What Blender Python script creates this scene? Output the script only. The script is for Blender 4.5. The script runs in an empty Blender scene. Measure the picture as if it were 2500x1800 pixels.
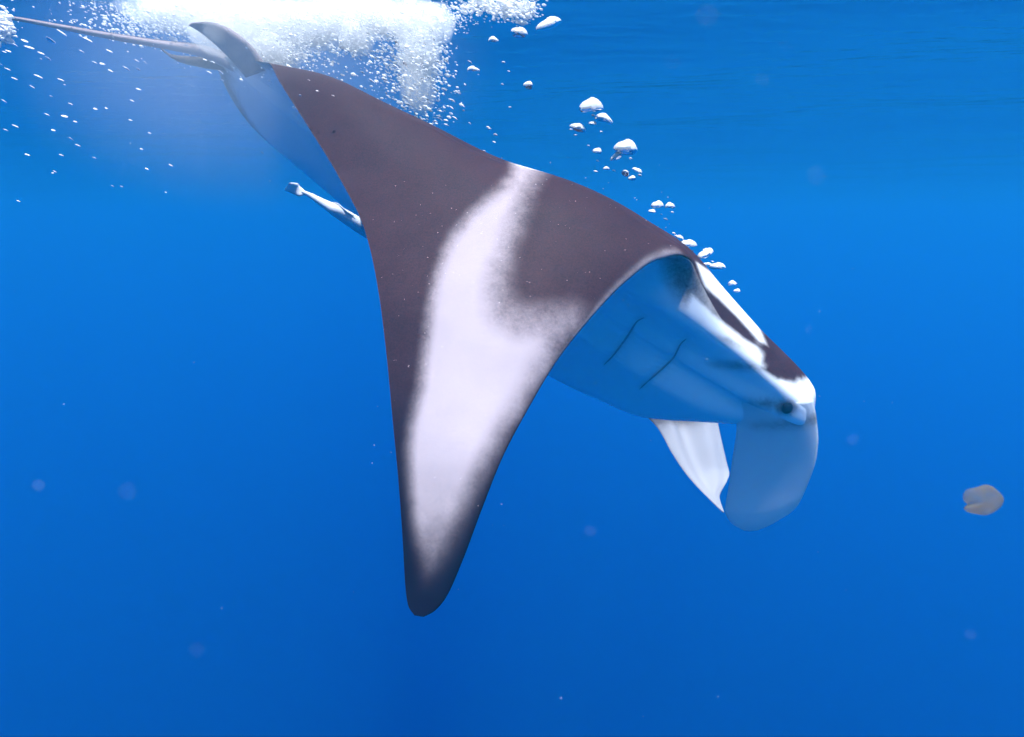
import bpy, bmesh, math, random
import numpy as np
from mathutils import Vector, Matrix

sc = bpy.context.scene
col = sc.collection

# ------------------------------------------------------------ camera, light, exposure
CAM_Z = -1.17 
PITCH = math.radians(-12.5)                     # the sea surface is z = 0, the camera is under it
F = 2500 * 24.0 / 36.0
cam_data = bpy.data.cameras.new('camera')
cam_data.lens = 24.0
cam_data.sensor_width = 36.0
cam_data.clip_start = 0.02
cam_data.clip_end = 2000.0
cam_data.dof.use_dof = True
cam_data.dof.focus_distance = 2.7
cam_data.dof.aperture_fstop = 5.0
cam = bpy.data.objects.new('camera', cam_data)
cam.location = (0, 0, CAM_Z)
cam.rotation_euler = (math.radians(90) + PITCH, 0, 0)
col.objects.link(cam)
sc.camera = cam

SUN_DIR = Vector((0.10, -0.27, 0.955)).normalized()      # towards the sun
sun_el = math.asin(SUN_DIR.z)
sun_az = math.atan2(SUN_DIR.x, SUN_DIR.y)
world = bpy.data.worlds.new('World')
sc.world = world
world.use_nodes = True
wn = world.node_tree.nodes
sky = wn.new('ShaderNodeTexSky')
sky.sky_type = 'NISHITA'
sky.sun_disc = False
sky.sun_elevation = sun_el
sky.sun_rotation = sun_az
wn['Background'].inputs['Strength'].default_value = 0.12
world.node_tree.links.new(sky.outputs[0], wn['Background'].inputs['Color'])

sun_data = bpy.data.lights.new('sun', 'SUN')
sun_data.energy = 4.5
sun_data.angle = math.radians(2.0)      # the ripples overhead blur the disc of the sun
sun_data.color = (1.0, 0.90, 0.86)
sun = bpy.data.objects.new('sun', sun_data)
sun.rotation_euler = SUN_DIR.to_track_quat('Z', 'Y').to_euler()
sun.location = SUN_DIR * 50
col.objects.link(sun)

sc.view_settings.view_transform = 'Standard'
sc.view_settings.look = 'None'
sc.view_settings.exposure = 1.56
sc.view_settings.gamma = 1.0
sc.view_settings.use_curve_mapping = False
sc.render.engine = 'CYCLES'
sc.cycles.use_denoising = True
sc.cycles.use_adaptive_sampling = True
sc.cycles.adaptive_threshold = 0.03
sc.cycles.max_bounces = 8
sc.cycles.diffuse_bounces = 5
sc.cycles.glossy_bounces = 2
sc.cycles.transmission_bounces = 6
sc.cycles.volume_bounces = 2
sc.cycles.transparent_max_bounces = 16
sc.cycles.use_light_tree = False
world.cycles.sampling_method = 'MANUAL'
world.cycles.sample_map_resolution = 128
sc.cycles.caustics_reflective = False
sc.cycles.caustics_refractive = False
sc.cycles.sample_clamp_indirect = 6.0


def at(px, py, Y):
    """A point Y metres ahead of the camera, from its place in the 2500 x 1800 frame."""
    x, u = (px - 1250) / F * Y, (900 - py) / F * Y
    c, s = math.cos(PITCH), math.sin(PITCH)
    return Vector((x, Y * c - u * s, Y * s + u * c + CAM_Z))


def mat(name):
    m = bpy.data.materials.new(name)
    m.use_nodes = True
    nt = m.node_tree
    nt.nodes.clear()
    out = nt.nodes.new('ShaderNodeOutputMaterial')
    return m, nt, out


def node(nt, kind, **kw):
    n = nt.nodes.new(kind)
    for k, v in kw.items():
        if k in n.inputs:
            n.inputs[k].default_value = v
        else:
            setattr(n, k, v)
    return n


def link(nt, a, b):
    nt.links.new(a, b)


def mesh_obj(name, verts, faces, material=None, parent=None, smooth=True):
    me = bpy.data.meshes.new(name)
    me.from_pydata([tuple(v) for v in verts], [], faces)
    me.update()
    if smooth:
        me.polygons.foreach_set('use_smooth', [True] * len(me.polygons))
    if material:
        me.materials.append(material)
    o = bpy.data.objects.new(name, me)
    col.objects.link(o)
    if parent:
        o.parent = parent
    return o


def tag(o, label=None, cat=None, group=None, kind=None):
    if label: o['label'] = label
    if cat: o['category'] = cat
    if group: o['group'] = group
    if kind: o['kind'] = kind
    return o


# ------------------------------------------------------------ the sea: water body and surface
# clear tropical water: red is absorbed first, blue is scattered most (per metre)
SCAT = (0.0010, 0.0212, 0.0355)
ABSO = (0.085, 0.0369, 0.0065)
m_water, nt, out = mat('sea_water')
sd = max(SCAT) * 1.0
vs = node(nt, 'ShaderNodeVolumeScatter', Density=sd, Anisotropy=0.50)
vs.inputs['Color'].default_value = (*[c / sd for c in SCAT], 1)
ad = max(ABSO)
va = node(nt, 'ShaderNodeVolumeAbsorption', Density=ad)
va.inputs['Color'].default_value = (*[1 - c / ad for c in ABSO], 1)
add = node(nt, 'ShaderNodeAddShader')
link(nt, vs.outputs[0], add.inputs[0]); link(nt, va.outputs[0], add.inputs[1])
link(nt, add.outputs[0], out.inputs['Volume'])

HX, DEEP, TOP = 260.0, 160.0, 0.6
bx = [(-HX, -HX, -DEEP), (HX, -HX, -DEEP), (HX, HX, -DEEP), (-HX, HX, -DEEP), (-HX, -HX, TOP), (HX, -HX, TOP), (HX, HX, TOP), (-HX, HX, TOP)]
fx = [(3, 2, 1, 0), (4, 5, 6, 7), (0, 1, 5, 4), (1, 2, 6, 5), (2, 3, 7, 6), (3, 0, 4, 7)]
tag(mesh_obj('sea_water', bx, fx, m_water, smooth=False), 'clear blue sea water filling the whole view', kind='structure')

m_surf, nt, out = mat('sea_surface')
geo = node(nt, 'ShaderNodeNewGeometry')
nz = node(nt, 'ShaderNodeTexNoise', Scale=3.2, Detail=4.0, Roughness=0.5)
mp = node(nt, 'ShaderNodeMapping'); mp.inputs['Scale'].default_value = (0.55, 1.5, 1.0)
link(nt, geo.outputs['Position'], mp.inputs[0]); link(nt, mp.outputs[0], nz.inputs['Vector'])
bp = node(nt, 'ShaderNodeBump', Strength=0.5, Distance=0.05)
link(nt, nz.outputs[0], bp.inputs['Height'])
fr = node(nt, 'ShaderNodeFresnel', IOR=1.333); link(nt, bp.outputs[0], fr.inputs['Normal'])
tr = node(nt, 'ShaderNodeBsdfTransparent')
gl = node(nt, 'ShaderNodeBsdfGlossy', Roughness=0.13); link(nt, bp.outputs[0], gl.inputs['Normal'])
mx = node(nt, 'ShaderNodeMixShader')
link(nt, fr.outputs[0], mx.inputs[0]); link(nt, tr.outputs[0], mx.inputs[1]); link(nt, gl.outputs[0], mx.inputs[2])
link(nt, mx.outputs[0], out.inputs['Surface'])


def wave(x, y):
    z = 0.017 * np.sin(0.9 * x + 1.7 * y + 0.4 + 0.6 * np.sin(0.5 * x)) + 0.009 * np.sin(-0.6 * x + 2.6 * y + 1.9 + 0.5 * np.sin(0.8 * x + 1))
    z += 0.0015 * np.sin(2.3 * x + 4.1 * y + 0.7 + 0.8 * np.sin(0.9 * x))
    z += 0.05 * np.sin(0.31 * x + 0.52 * y + 2.0) + 0.035 * np.sin(-0.23 * x + 0.37 * y + 0.6)
    z += (0.016 * np.sin(9.1 * x + 4.3 * y + np.sin(5 * y)) + 0.010 * np.sin(-6 * x + 15 * y)) * np.exp(-((x + 1.3) ** 2 + (y - 3.7) ** 2) / 1.6)
    return z


def graded(lo, hi, fine_lo, fine_hi, step, grow):
    c = list(np.arange(fine_lo, fine_hi, step))
    s = step
    while c[-1] < hi:
        s *= grow; c.append(min(hi, c[-1] + s))
    s = step
    while c[0] > lo:
        s *= grow; c.insert(0, max(lo, c[0] - s))
    return np.array(c)


gx = graded(-HX + 1, HX - 1, -9, 11, 0.06, 1.03)
gy = graded(-HX + 1, HX - 1, -1, 15, 0.05, 1.015)
XX, YY = np.meshgrid(gx, gy)
ZZ = wave(XX, YY) * np.exp(-(np.hypot(XX, YY) / 90) ** 2)
nx_, ny_ = len(gx), len(gy)
vv = np.stack([XX, YY, ZZ], -1).reshape(-1, 3)
ii = np.arange(nx_ * ny_).reshape(ny_, nx_)
ff = np.stack([ii[:-1, :-1], ii[:-1, 1:], ii[1:, 1:], ii[1:, :-1]], -1).reshape(-1, 4)
tag(mesh_obj('water_surface', vv.tolist(), ff.tolist(), m_surf), 'rippled underside of the sea surface mirroring the blue below', kind='structure')

# ------------------------------------------------------------ the manta ray
CR = Matrix.Rotation(PITCH, 3, 'X')                 # camera axes (right, ahead, up) -> world


def pchip(xs, ys, x):
    """Shape-preserving cubic through the stations; ys is (n, k)."""
    xs = np.asarray(xs, float); ys = np.asarray(ys, float)
    h = np.diff(xs); d = np.diff(ys, axis=0) / h[:, None]
    m = np.zeros_like(ys)
    for i in range(1, len(xs) - 1):
        w1, w2 = 2 * h[i] + h[i - 1], h[i] + 2 * h[i - 1]
        same = d[i - 1] * d[i] > 0
        with np.errstate(divide='ignore', invalid='ignore'):
            hm = (w1 + w2) / (w1 / d[i - 1] + w2 / d[i])
        m[i] = np.where(same, hm, 0)
    m[0] = d[0]; m[-1] = d[-1]
    k = np.clip(np.searchsorted(xs, x) - 1, 0, len(xs) - 2)
    t = ((x - xs[k]) / h[k])[:, None]
    H = h[k][:, None]
    return ((2 * t**3 - 3 * t**2 + 1) * ys[k] + (t**3 - 2 * t**2 + t) * H * m[k]
            + (-2 * t**3 + 3 * t**2) * ys[k + 1] + (t**3 - t**2) * H * m[k + 1])


def smoothstep(a, b, x):
    t = np.clip((x - a) / (b - a), 0, 1)
    return t * t * (3 - 2 * t)


# s, leading edge (px, py, Y), trailing edge (px, py, Y), dorsal normal in camera axes, half thickness top, bottom, blunt front, camber
STATIONS = [
    (-1.00, (1120, 640, 5.60), (1085, 640, 5.62), (0.55, 0.10, 0.30), 0.004, 0.004, 0.0, 0.0),
    (-0.80, (1180, 735, 5.20), (1000, 600, 5.25), (0.50, 0.30, 0.50), 0.03, 0.03, 0.0, 0.02),
    (-0.60, (1235, 815, 4.80), (820, 470, 4.85), (0.48, 0.40, 0.60), 0.05, 0.05, 0.0, 0.04),
    (-0.40, (1310, 885, 4.40), (712, 392, 4.50), (0.46, 0.46, 0.66), 0.08, 0.08, 0.0, 0.05),
    (-0.24, (1420, 945, 4.05), (615, 310, 4.22), (0.45, 0.50, 0.70), 0.13, 0.13, 0.0, 0.05),
    (-0.16, (1500, 973, 3.88), (560, 232, 4.08), (0.45, 0.52, 0.70), 0.17, 0.16, 0.01, 0.04),
    (-0.11, (1610, 1000, 3.72), (540, 190, 3.98), (0.45, 0.54, 0.70), 0.20, 0.18, 0.05, 0.03),
    (-0.08, (1680, 1000, 3.62), (530, 165, 3.90), (0.45, 0.55, 0.70), 0.22, 0.19, 0.065, 0.02),
    (0.00, (1815, 1002, 3.42), (528, 138, 3.75), (0.45, 0.55, 0.70), 0.24, 0.20, 0.07, 0.0),
    (0.075, (1978, 1022, 3.26), (565, 140, 3.62), (0.46, 0.52, 0.70), 0.22, 0.13, 0.05, 0.0),
    (0.105, (1984, 984, 3.20), (590, 142, 3.56), (0.47, 0.48, 0.72), 0.165, 0.12, 0.04, 0.0),
    (0.135, (1880, 885, 3.14), (610, 146, 3.50), (0.47, 0.42, 0.74), 0.165, 0.105, 0.03, 0.0),
    (0.165, (1765, 775, 3.08), (622, 150, 3.44), (0.47, 0.34, 0.76), 0.19, 0.12, 0.012, 0.0),
    (0.20, (1712, 690, 3.02), (637, 155, 3.37), (0.46, 0.20, 0.80), 0.155, 0.10, 0.0, 0.0),
    (0.24, (1684, 632, 2.95), (655, 162, 3.30), (0.42, -0.05, 0.86), 0.10, 0.07, 0.0, 0.0),
    (0.28, (1655, 621, 2.90), (678, 200, 3.20), (0.36, -0.36, 0.80), 0.08, 0.06, 0.0, 0.02),
    (0.33, (1604, 634, 2.84), (745, 300, 3.07), (0.28, -0.62, 0.66), 0.07, 0.05, 0.0, 0.02),
    (0.40, (1527, 689, 2.77), (826, 430, 2.93), (0.18, -0.80, 0.50), 0.06, 0.05, 0.0, 0.02),
    (0.48, (1440, 780, 2.68), (890, 560, 2.79), (0.10, -0.90, 0.40), 0.055, 0.045, 0.0, 0.02),
    (0.57, (1357, 886, 2.59), (922, 700, 2.66), (0.05, -0.94, 0.32), 0.05, 0.04, 0.0, 0.015),
    (0.66, (1290, 998, 2.50), (944, 870, 2.55), (0.02, -0.95, 0.28), 0.045, 0.035, 0.0, 0.01),
    (0.75, (1229, 1113, 2.41), (958, 1020, 2.45), (0.0, -0.96, 0.24), 0.038, 0.03, 0.0, 0.01),
    (0.84, (1174, 1250, 2.33), (974, 1190, 2.35), (0.0, -0.97, 0.20), 0.03, 0.025, 0.0, 0.0),
    (0.91, (1127, 1375, 2.26), (984, 1335, 2.27), (0.0, -0.98, 0.18), 0.022, 0.018, 0.0, 0.0),
    (0.96, (1085, 1465, 2.21), (990, 1435, 2.22), (0.0, -0.98, 0.18), 0.014, 0.012, 0.0, 0.0),
    (0.985, (1058, 1494, 2.19), (997, 1480, 2.19), (0.0, -0.98, 0.18), 0.009, 0.008, 0.0, 0.0),
    (1.00, (1035, 1506, 2.175), (1012, 1503, 2.175), (0.0, -0.98, 0.18), 0.002, 0.002, 0.0, 0.0),
]
NS, NU = 440, 110
rows = np.array([[s, *le, *te, *n, tt, tb, g, c] for s, le, te, n, tt, tb, g, c in STATIONS])
dens = np.interp(np.linspace(0, 1, 4001), [0, .3, .42, .64, .97, 1], [1, 1, 3.5, 3.0, 1.4, 5])   # finer over head and tip
cum = np.cumsum(dens); cum = (cum - cum[0]) / (cum[-1] - cum[0])
S = -1 + 2 * np.interp(np.linspace(0, 1, NS), cum, np.linspace(0, 1, 4001))
Q = pchip(rows[:, 0], rows[:, 1:], S)
LE = np.array([at(*q[0:3]) for q in Q]); TE = np.array([at(*q[3:6]) for q in Q])
NN = Q[:, 6:9] @ np.array(CR).T
ch = TE - LE
chn = ch / np.linalg.norm(ch, axis=1)[:, None]
NN = NN - (NN * chn).sum(1)[:, None] * chn
NN /= np.linalg.norm(NN, axis=1)[:, None]
TT, TB, GG, CC = Q[:, 9], Q[:, 10], Q[:, 11], Q[:, 12]


def naca(u):
    return 10 * (0.2969 * np.sqrt(u) - 0.126 * u - 0.3516 * u**2 + 0.2843 * u**3 - 0.1036 * u**4)


U = 0.5 - 0.5 * np.cos(np.linspace(0, np.pi, NU)); U = 0.55 * U + 0.45 * np.linspace(0, 1, NU) ** 1.6
NP = 8                                               # rows of the mouth pocket between the lips
ring_u, ring_side = [], []
for u in U[::-1]: ring_u.append(u); ring_side.append(1)
for k in range(NP): ring_u.append(0.0); ring_side.append(0)
for u in U: ring_u.append(u); ring_side.append(-1)
ring_u = np.array(ring_u); ring_side = np.array(ring_side)
NR = len(ring_u)


def ring_points():
    P = np.zeros((NS, NR, 3))
    mouth = smoothstep(0.088, 0.06, np.abs(S)) * 0.22       # depth of the open mouth
    for j in range(NR):
        u, sd = ring_u[j], ring_side[j]
        base = LE + ch * u + NN * (CC * 4 * u * (1 - u))[:, None]
        if sd == 0:
            k = j - NU
            a = (k + 0.5) / NP
            off = np.cos(a * np.pi)                          # from the upper lip to the lower one
            P[:, j] = LE + chn * (mouth * np.sin(a * np.pi) ** 0.7)[:, None] + NN * (GG * off)[:, None]
        else:
            th = (TT if sd > 0 else TB) * naca(u) + GG * (1 - u) ** 7
            cw = np.exp(-((S - 0.245) / 0.075) ** 2)
            bump = 0.045 * math.exp(-((u - 0.86) / 0.13) ** 2) - 0.05 * math.exp(-((u - 0.46) / 0.13) ** 2) - 0.025 * math.exp(-((u - 0.08) / 0.07) ** 2)
            if sd > 0: th = th + 0.075 * np.exp(-((S - 0.165) / 0.045) ** 2) * math.exp(-((u - 0.085) / 0.075) ** 2)
            P[:, j] = base + NN * (sd * th + cw * bump)[:, None]
    return P


P = ring_points()
vid = np.arange(NS * NR).reshape(NS, NR)
quads = []
for j in range(NR):
    j2 = (j + 1) % NR
    quads.append(np.stack([vid[:-1, j], vid[:-1, j2], vid[1:, j2], vid[1:, j]], -1))
quads = np.concatenate(quads).tolist()
caps = [tuple(vid[0, ::-1].tolist()), tuple(vid[-1].tolist())]

# ---- the markings: how white the skin is at each point (black back, white belly, pale bars)
CRi = np.array(CR)


def to_px(p):
    c = (np.asarray(p) - np.array([0, 0, CAM_Z])) @ CRi
    return 1250 + c[..., 0] / c[..., 1] * F, 900 - c[..., 2] / c[..., 1] * F


def inside(poly, x, y):
    r = np.zeros(x.shape, bool)
    n = len(poly)
    for i in range(n):
        (x1, y1), (x2, y2) = poly[i], poly[(i + 1) % n]
        with np.errstate(divide='ignore', invalid='ignore'):
            c = ((y1 > y) != (y2 > y)) & (x < (x2 - x1) * (y - y1) / (y2 - y1 + 1e-9) + x1)
        r ^= c
    return r


def seg_dist(poly, x, y, closed=True):
    d = np.full(x.shape, 1e9)
    n = len(poly)
    for i in range(n if closed else n - 1):
        (x1, y1), (x2, y2) = poly[i], poly[(i + 1) % n]
        t = np.clip(((x - x1) * (x2 - x1) + (y - y1) * (y2 - y1)) / ((x2 - x1) ** 2 + (y2 - y1) ** 2 + 1e-9), 0, 1)
        d = np.minimum(d, np.hypot(x - x1 - t * (x2 - x1), y - y1 - t * (y2 - y1)))
    return d


def soft_poly(poly, x, y, soft):
    d = seg_dist(poly, x, y)
    return smoothstep(-soft, soft, np.where(inside(poly, x, y), d, -d))


PX, PY = to_px(P)
SS = np.repeat(S[:, None], NR, 1); UU = np.repeat(ring_u[None], NS, 0); SIDE = np.repeat(ring_side[None], NS, 0)
D = 1.1023
bar_l = [(1146, 350), (1136, 395), (1084, 440), (1040, 480), (1008, 520), (986, 560), (966, 620), (955, 680), (946, 740), (938, 800), (932, 860), (918, 905), (908, 950), (904, 1000), (909, 1100), (918, 1200), (926, 1260), (932, 1310)]
bar_r = [(956, 1305), (972, 1260), (1000, 1205), (1024, 1140), (1054, 1070), (1090, 1000), (1122, 945), (1165, 880), (1200, 820), (1236, 760), (1275, 712), (1262, 702), (1196, 718), (1150, 716), (1112, 694), (1098, 640), (1104, 590), (1122, 530), (1144, 470), (1166, 420), (1188, 365)]
bar = [(x * D, y * D) for x, y in bar_l + bar_r]
bc_y = np.array([360, 440, 520, 620, 740, 900, 1100, 1300]) * D; bc_x = np.array([1160, 1110, 1070, 1035, 1030, 1010, 960, 940]) * D
right_side = smoothstep(-20, 40, PX - np.interp(PY, bc_y, bc_x))
soft = 26 + right_side * np.interp(PY, [400, 620, 760, 850, 950, 1200, 1450], [26, 30, 52, 40, 26, 20, 16])
notch = np.exp(-(((PX - 1330) / 110) ** 2 + ((PY - 775) / 50) ** 2))
soft = soft + 22 * notch
sd_bar = seg_dist(bar, PX, PY); sd_bar = np.where(inside(bar, PX, PY), sd_bar, -sd_bar)
barmask = smoothstep(-1, 1, sd_bar / soft)
barmask *= np.interp(PY, [1120, 1250, 1330, 1400, 1440, 1475], [1, 0.85, 0.6, 0.3, 0.1, 0])
barmask *= 1 - 0.3 * np.clip((PX - 1320) / 70, 0, 1)
dorsal = barmask * (SS > 0.15)
rim = np.exp(-(UU / 0.012) ** 2) * smoothstep(0.25, 0.30, SS) * smoothstep(0.66, 0.5, SS)
dorsal = np.maximum(dorsal, 0.6 * rim)
lens = [(1700, 640), (1706, 660), (1720, 698), (1755, 730), (1805, 779), (1839, 816), (1856, 838), (1870, 840), (1850, 790), (1815, 735), (1780, 690), (1745, 672)]
headz = smoothstep(0.24, 0.20, SS) * smoothstep(-0.12, -0.05, SS)
dorsal = np.maximum(dorsal, soft_poly(lens, PX, PY, 5) * (SS < 0.24) * (SS > 0.02))
cheek = [(1690, 720), (1741, 769), (1771, 792), (1819, 830), (1859, 853), (1862, 880), (1866, 904), (1893, 926), (1933, 934), (1962, 926), (2060, 900), (2060, 1100), (1500, 1100)]
ck = soft_poly(cheek, PX, PY, 7)
dorsal = np.where(SS < 0.24, np.maximum(dorsal, ck * headz), dorsal)
far_patch = smoothstep(-0.24, -0.2, SS) * smoothstep(-0.08, -0.12, SS) * smoothstep(0.1, 0.14, UU) * smoothstep(0.3, 0.24, UU)
dorsal = np.maximum(dorsal, far_patch)
vent = np.ones_like(PX)
vent *= 1 - 0.8 * smoothstep(0.075, 0.02, UU) * smoothstep(0.125, 0.155, SS) * (1 - ck)  # dark margin of the underside, with the shade of the wing fold painted in
vent *= 1 - 0.6 * smoothstep(0.94, 0.985, UU)
vent = np.where((SS < 0.17) & (SS > -0.05) & (UU < 0.35), vent * np.maximum(ck, smoothstep(1840, 1740, PX) * smoothstep(-1, 1, (PY - PX * 0.93 + 870) / 12)), vent)
blotch = np.maximum(np.exp(-(((PX - 1918) / 30) ** 2 + ((PY - 994) / 21) ** 2) ** 2), 0.8 * np.exp(-(((PX - 1872) / 52) ** 2 + ((PY - 986) / 15) ** 2)))
smudge = 0.75 * np.exp(-(((PX - 1800) / 62) ** 2 + ((PY - 893 - 0.10 * (PX - 1800)) / 11) ** 2)) + 0.5 * np.exp(-(((PX - 1790) / 40) ** 2 + ((PY - 838 - 0.4 * (PX - 1790)) / 9) ** 2))
vent *= (1 - 0.95 * blotch) * (1 - smudge)
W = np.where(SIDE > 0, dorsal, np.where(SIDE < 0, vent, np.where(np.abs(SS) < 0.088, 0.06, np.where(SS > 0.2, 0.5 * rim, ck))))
slits = [[(1574, 775), (1556, 784), (1538, 812), (1510, 852), (1490, 876), (1474, 892)], [(1677, 826), (1662, 840), (1648, 868), (1618, 900), (1586, 928), (1562, 950)]]
for sl in slits:                                             # the gill slits sink into the belly
    dpx = seg_dist(sl, PX, PY, False)
    wgt = np.exp(-(dpx / 9.0) ** 2) * (SIDE < 0) * (np.abs(SS) < 0.4) * (UU < 0.6)
    P += NN[:, None, :] * (0.022 * wgt)[..., None]

m_skin, nt, out = mat('manta_skin')
at_ = node(nt, 'ShaderNodeAttribute', attribute_name='white')
tc = node(nt, 'ShaderNodeTexCoord')
n1 = node(nt, 'ShaderNodeTexNoise', Scale=9.0, Detail=7.0, Roughness=0.68); link(nt, tc.outputs['Object'], n1.inputs['Vector'])
n2 = node(nt, 'ShaderNodeTexNoise', Scale=90.0, Detail=3.0, Roughness=0.6); link(nt, tc.outputs['Object'], n2.inputs['Vector'])
n3 = node(nt, 'ShaderNodeTexNoise', Scale=4.5, Detail=8.0, Roughness=0.68, Distortion=0.6); link(nt, tc.outputs['Object'], n3.inputs['Vector'])
ma = node(nt, 'ShaderNodeMath', operation='MULTIPLY_ADD'); link(nt, n1.outputs[0], ma.inputs[0]); ma.inputs[1].default_value = 1.1; ma.inputs[2].default_value = -0.55
mb = node(nt, 'ShaderNodeMath', operation='MULTIPLY_ADD'); link(nt, n2.outputs[0], mb.inputs[0]); mb.inputs[1].default_value = 0.50; mb.inputs[2].default_value = -0.25
sm = node(nt, 'ShaderNodeMath', operation='ADD'); link(nt, ma.outputs[0], sm.inputs[0]); link(nt, mb.outputs[0], sm.inputs[1])
# the noise only frays the edge between black and white
ed = node(nt, 'ShaderNodeMath', operation='SUBTRACT'); ed.inputs[0].default_value = 1.0; link(nt, at_.outputs['Fac'], ed.inputs[1])
e2 = node(nt, 'ShaderNodeMath', operation='MULTIPLY'); link(nt, ed.outputs[0], e2.inputs[0]); link(nt, at_.outputs['Fac'], e2.inputs[1])
e3 = node(nt, 'ShaderNodeMath', operation='MULTIPLY_ADD'); link(nt, e2.outputs[0], e3.inputs[0]); e3.inputs[1].default_value = 3.4; e3.inputs[2].default_value = 0.05
e4 = node(nt, 'ShaderNodeMath', operation='MULTIPLY_ADD'); link(nt, sm.outputs[0], e4.inputs[0]); link(nt, e3.outputs[0], e4.inputs[1]); link(nt, at_.outputs['Fac'], e4.inputs[2]); e4.use_clamp = True
dk = node(nt, 'ShaderNodeMix', data_type='RGBA'); n4 = node(nt, 'ShaderNodeTexNoise', Scale=150.0, Detail=4.0, Roughness=0.7); link(nt, tc.outputs['Object'], n4.inputs['Vector'])
n5 = node(nt, 'ShaderNodeMath', operation='MULTIPLY_ADD'); link(nt, n4.outputs[0], n5.inputs[0]); n5.inputs[1].default_value = 2.4; n5.inputs[2].default_value = -1.2
n6 = node(nt, 'ShaderNodeMath', operation='ADD'); n6.use_clamp = True; link(nt, n5.outputs[0], n6.inputs[0]); link(nt, n3.outputs[0], n6.inputs[1])
link(nt, n6.outputs[0], dk.inputs['Factor'])
dk.inputs['A'].default_value = (0.022, 0.0085, 0.0105, 1); dk.inputs['B'].default_value = (0.052, 0.0210, 0.0235, 1)
wt = node(nt, 'ShaderNodeMix', data_type='RGBA'); link(nt, n3.outputs[0], wt.inputs['Factor'])
wt.inputs['A'].default_value = (0.305, 0.250, 0.275, 1); wt.inputs['B'].default_value = (0.395, 0.325, 0.345, 1)
a3 = node(nt, 'ShaderNodeAttribute', attribute_name='belly')          # the belly is a cleaner white than the bars of the back
wb = node(nt, 'ShaderNodeMix', data_type='RGBA'); link(nt, a3.outputs['Fac'], wb.inputs['Factor']); link(nt, wt.outputs['Result'], wb.inputs['A']); wb.inputs['B'].default_value = (0.82, 0.82, 0.82, 1)
mc = node(nt, 'ShaderNodeMix', data_type='RGBA'); link(nt, e4.outputs[0], mc.inputs['Factor']); link(nt, dk.outputs['Result'], mc.inputs['A']); link(nt, wb.outputs['Result'], mc.inputs['B'])
bs = node(nt, 'ShaderNodeBsdfPrincipled', Roughness=0.55); bs.inputs['Specular IOR Level'].default_value = 0.04
a2 = node(nt, 'ShaderNodeAttribute', attribute_name='black')          # weaker light on the wing tip, painted into the skin colour
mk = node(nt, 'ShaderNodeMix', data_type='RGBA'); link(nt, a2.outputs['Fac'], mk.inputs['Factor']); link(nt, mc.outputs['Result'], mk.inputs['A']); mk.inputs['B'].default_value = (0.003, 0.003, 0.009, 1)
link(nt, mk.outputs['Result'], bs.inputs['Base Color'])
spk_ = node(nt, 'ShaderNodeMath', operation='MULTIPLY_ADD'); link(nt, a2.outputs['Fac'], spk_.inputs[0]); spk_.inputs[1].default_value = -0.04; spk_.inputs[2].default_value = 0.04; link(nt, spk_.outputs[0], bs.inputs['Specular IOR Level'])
bpn = node(nt, 'ShaderNodeBump', Strength=0.10, Distance=0.003); link(nt, n2.outputs[0], bpn.inputs['Height']); link(nt, bpn.outputs[0], bs.inputs['Normal'])
link(nt, bs.outputs[0], out.inputs['Surface'])

m_fin = m_skin.copy(); m_fin.name = 'manta_thin_fin'             # the head fins are thin enough to let light through
nt = m_fin.node_tree
bs_ = [n for n in nt.nodes if n.type == 'BSDF_PRINCIPLED'][0]; mk_ = bs_.inputs['Base Color'].links[0].from_socket; out_ = [n for n in nt.nodes if n.type == 'OUTPUT_MATERIAL'][0]
tlf = node(nt, 'ShaderNodeBsdfTranslucent'); link(nt, mk_, tlf.inputs[0])
mxf = node(nt, 'ShaderNodeMixShader', Fac=0.42); link(nt, bs_.outputs[0], mxf.inputs[1]); link(nt, tlf.outputs[0], mxf.inputs[2]); link(nt, mxf.outputs[0], out_.inputs['Surface'])

manta = bpy.data.objects.new('manta_ray', None)
manta.location = at(1300, 620, 3.3)
col.objects.link(manta)
tag(manta, 'black and white manta ray diving just under the surface, one wing hanging down', 'manta ray')


def set_white(o, w):
    a = o.data.attributes.new('white', 'FLOAT', 'POINT')
    a.data.foreach_set('value', np.asarray(w, np.float32).ravel())


def part(name, verts, faces, material, white=None, parent=None, smooth=True):
    par = parent or manta
    o = mesh_obj(name, verts, faces, material, smooth=smooth)
    if white is not None: set_white(o, white)
    bm = bmesh.new(); bm.from_mesh(o.data)
    bmesh.ops.recalc_face_normals(bm, faces=bm.faces)
    bm.to_mesh(o.data); bm.free()
    o.parent = par
    o.matrix_parent_inverse = Matrix.Translation(-par.location) if par.type == 'EMPTY' else Matrix()
    return o


vid = np.arange(NS * NR).reshape(NS, NR)
quads = []
for j in range(NR):
    j2 = (j + 1) % NR
    quads.append(np.stack([vid[:-1, j], vid[:-1, j2], vid[1:, j2], vid[1:, j]], -1))
quads = np.concatenate(quads).tolist()
caps = [tuple(vid[0, ::-1].tolist()), tuple(vid[-1].tolist())]
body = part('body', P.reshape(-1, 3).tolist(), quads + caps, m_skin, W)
be = body.data.attributes.new('belly', 'FLOAT', 'POINT')
be.data.foreach_set('value', np.where(SIDE < 0, 1.0, np.where((SS < 0.24) & (SS > -0.1), 0.75, 0.0)).astype(np.float32).ravel())
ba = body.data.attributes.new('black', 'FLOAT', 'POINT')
ba.data.foreach_set('value', (smoothstep(0.5, 0.93, SS) * (1 - W) ** 0.7 * 0.97).astype(np.float32).ravel())  # darkens along the span in place of fading light


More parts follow.
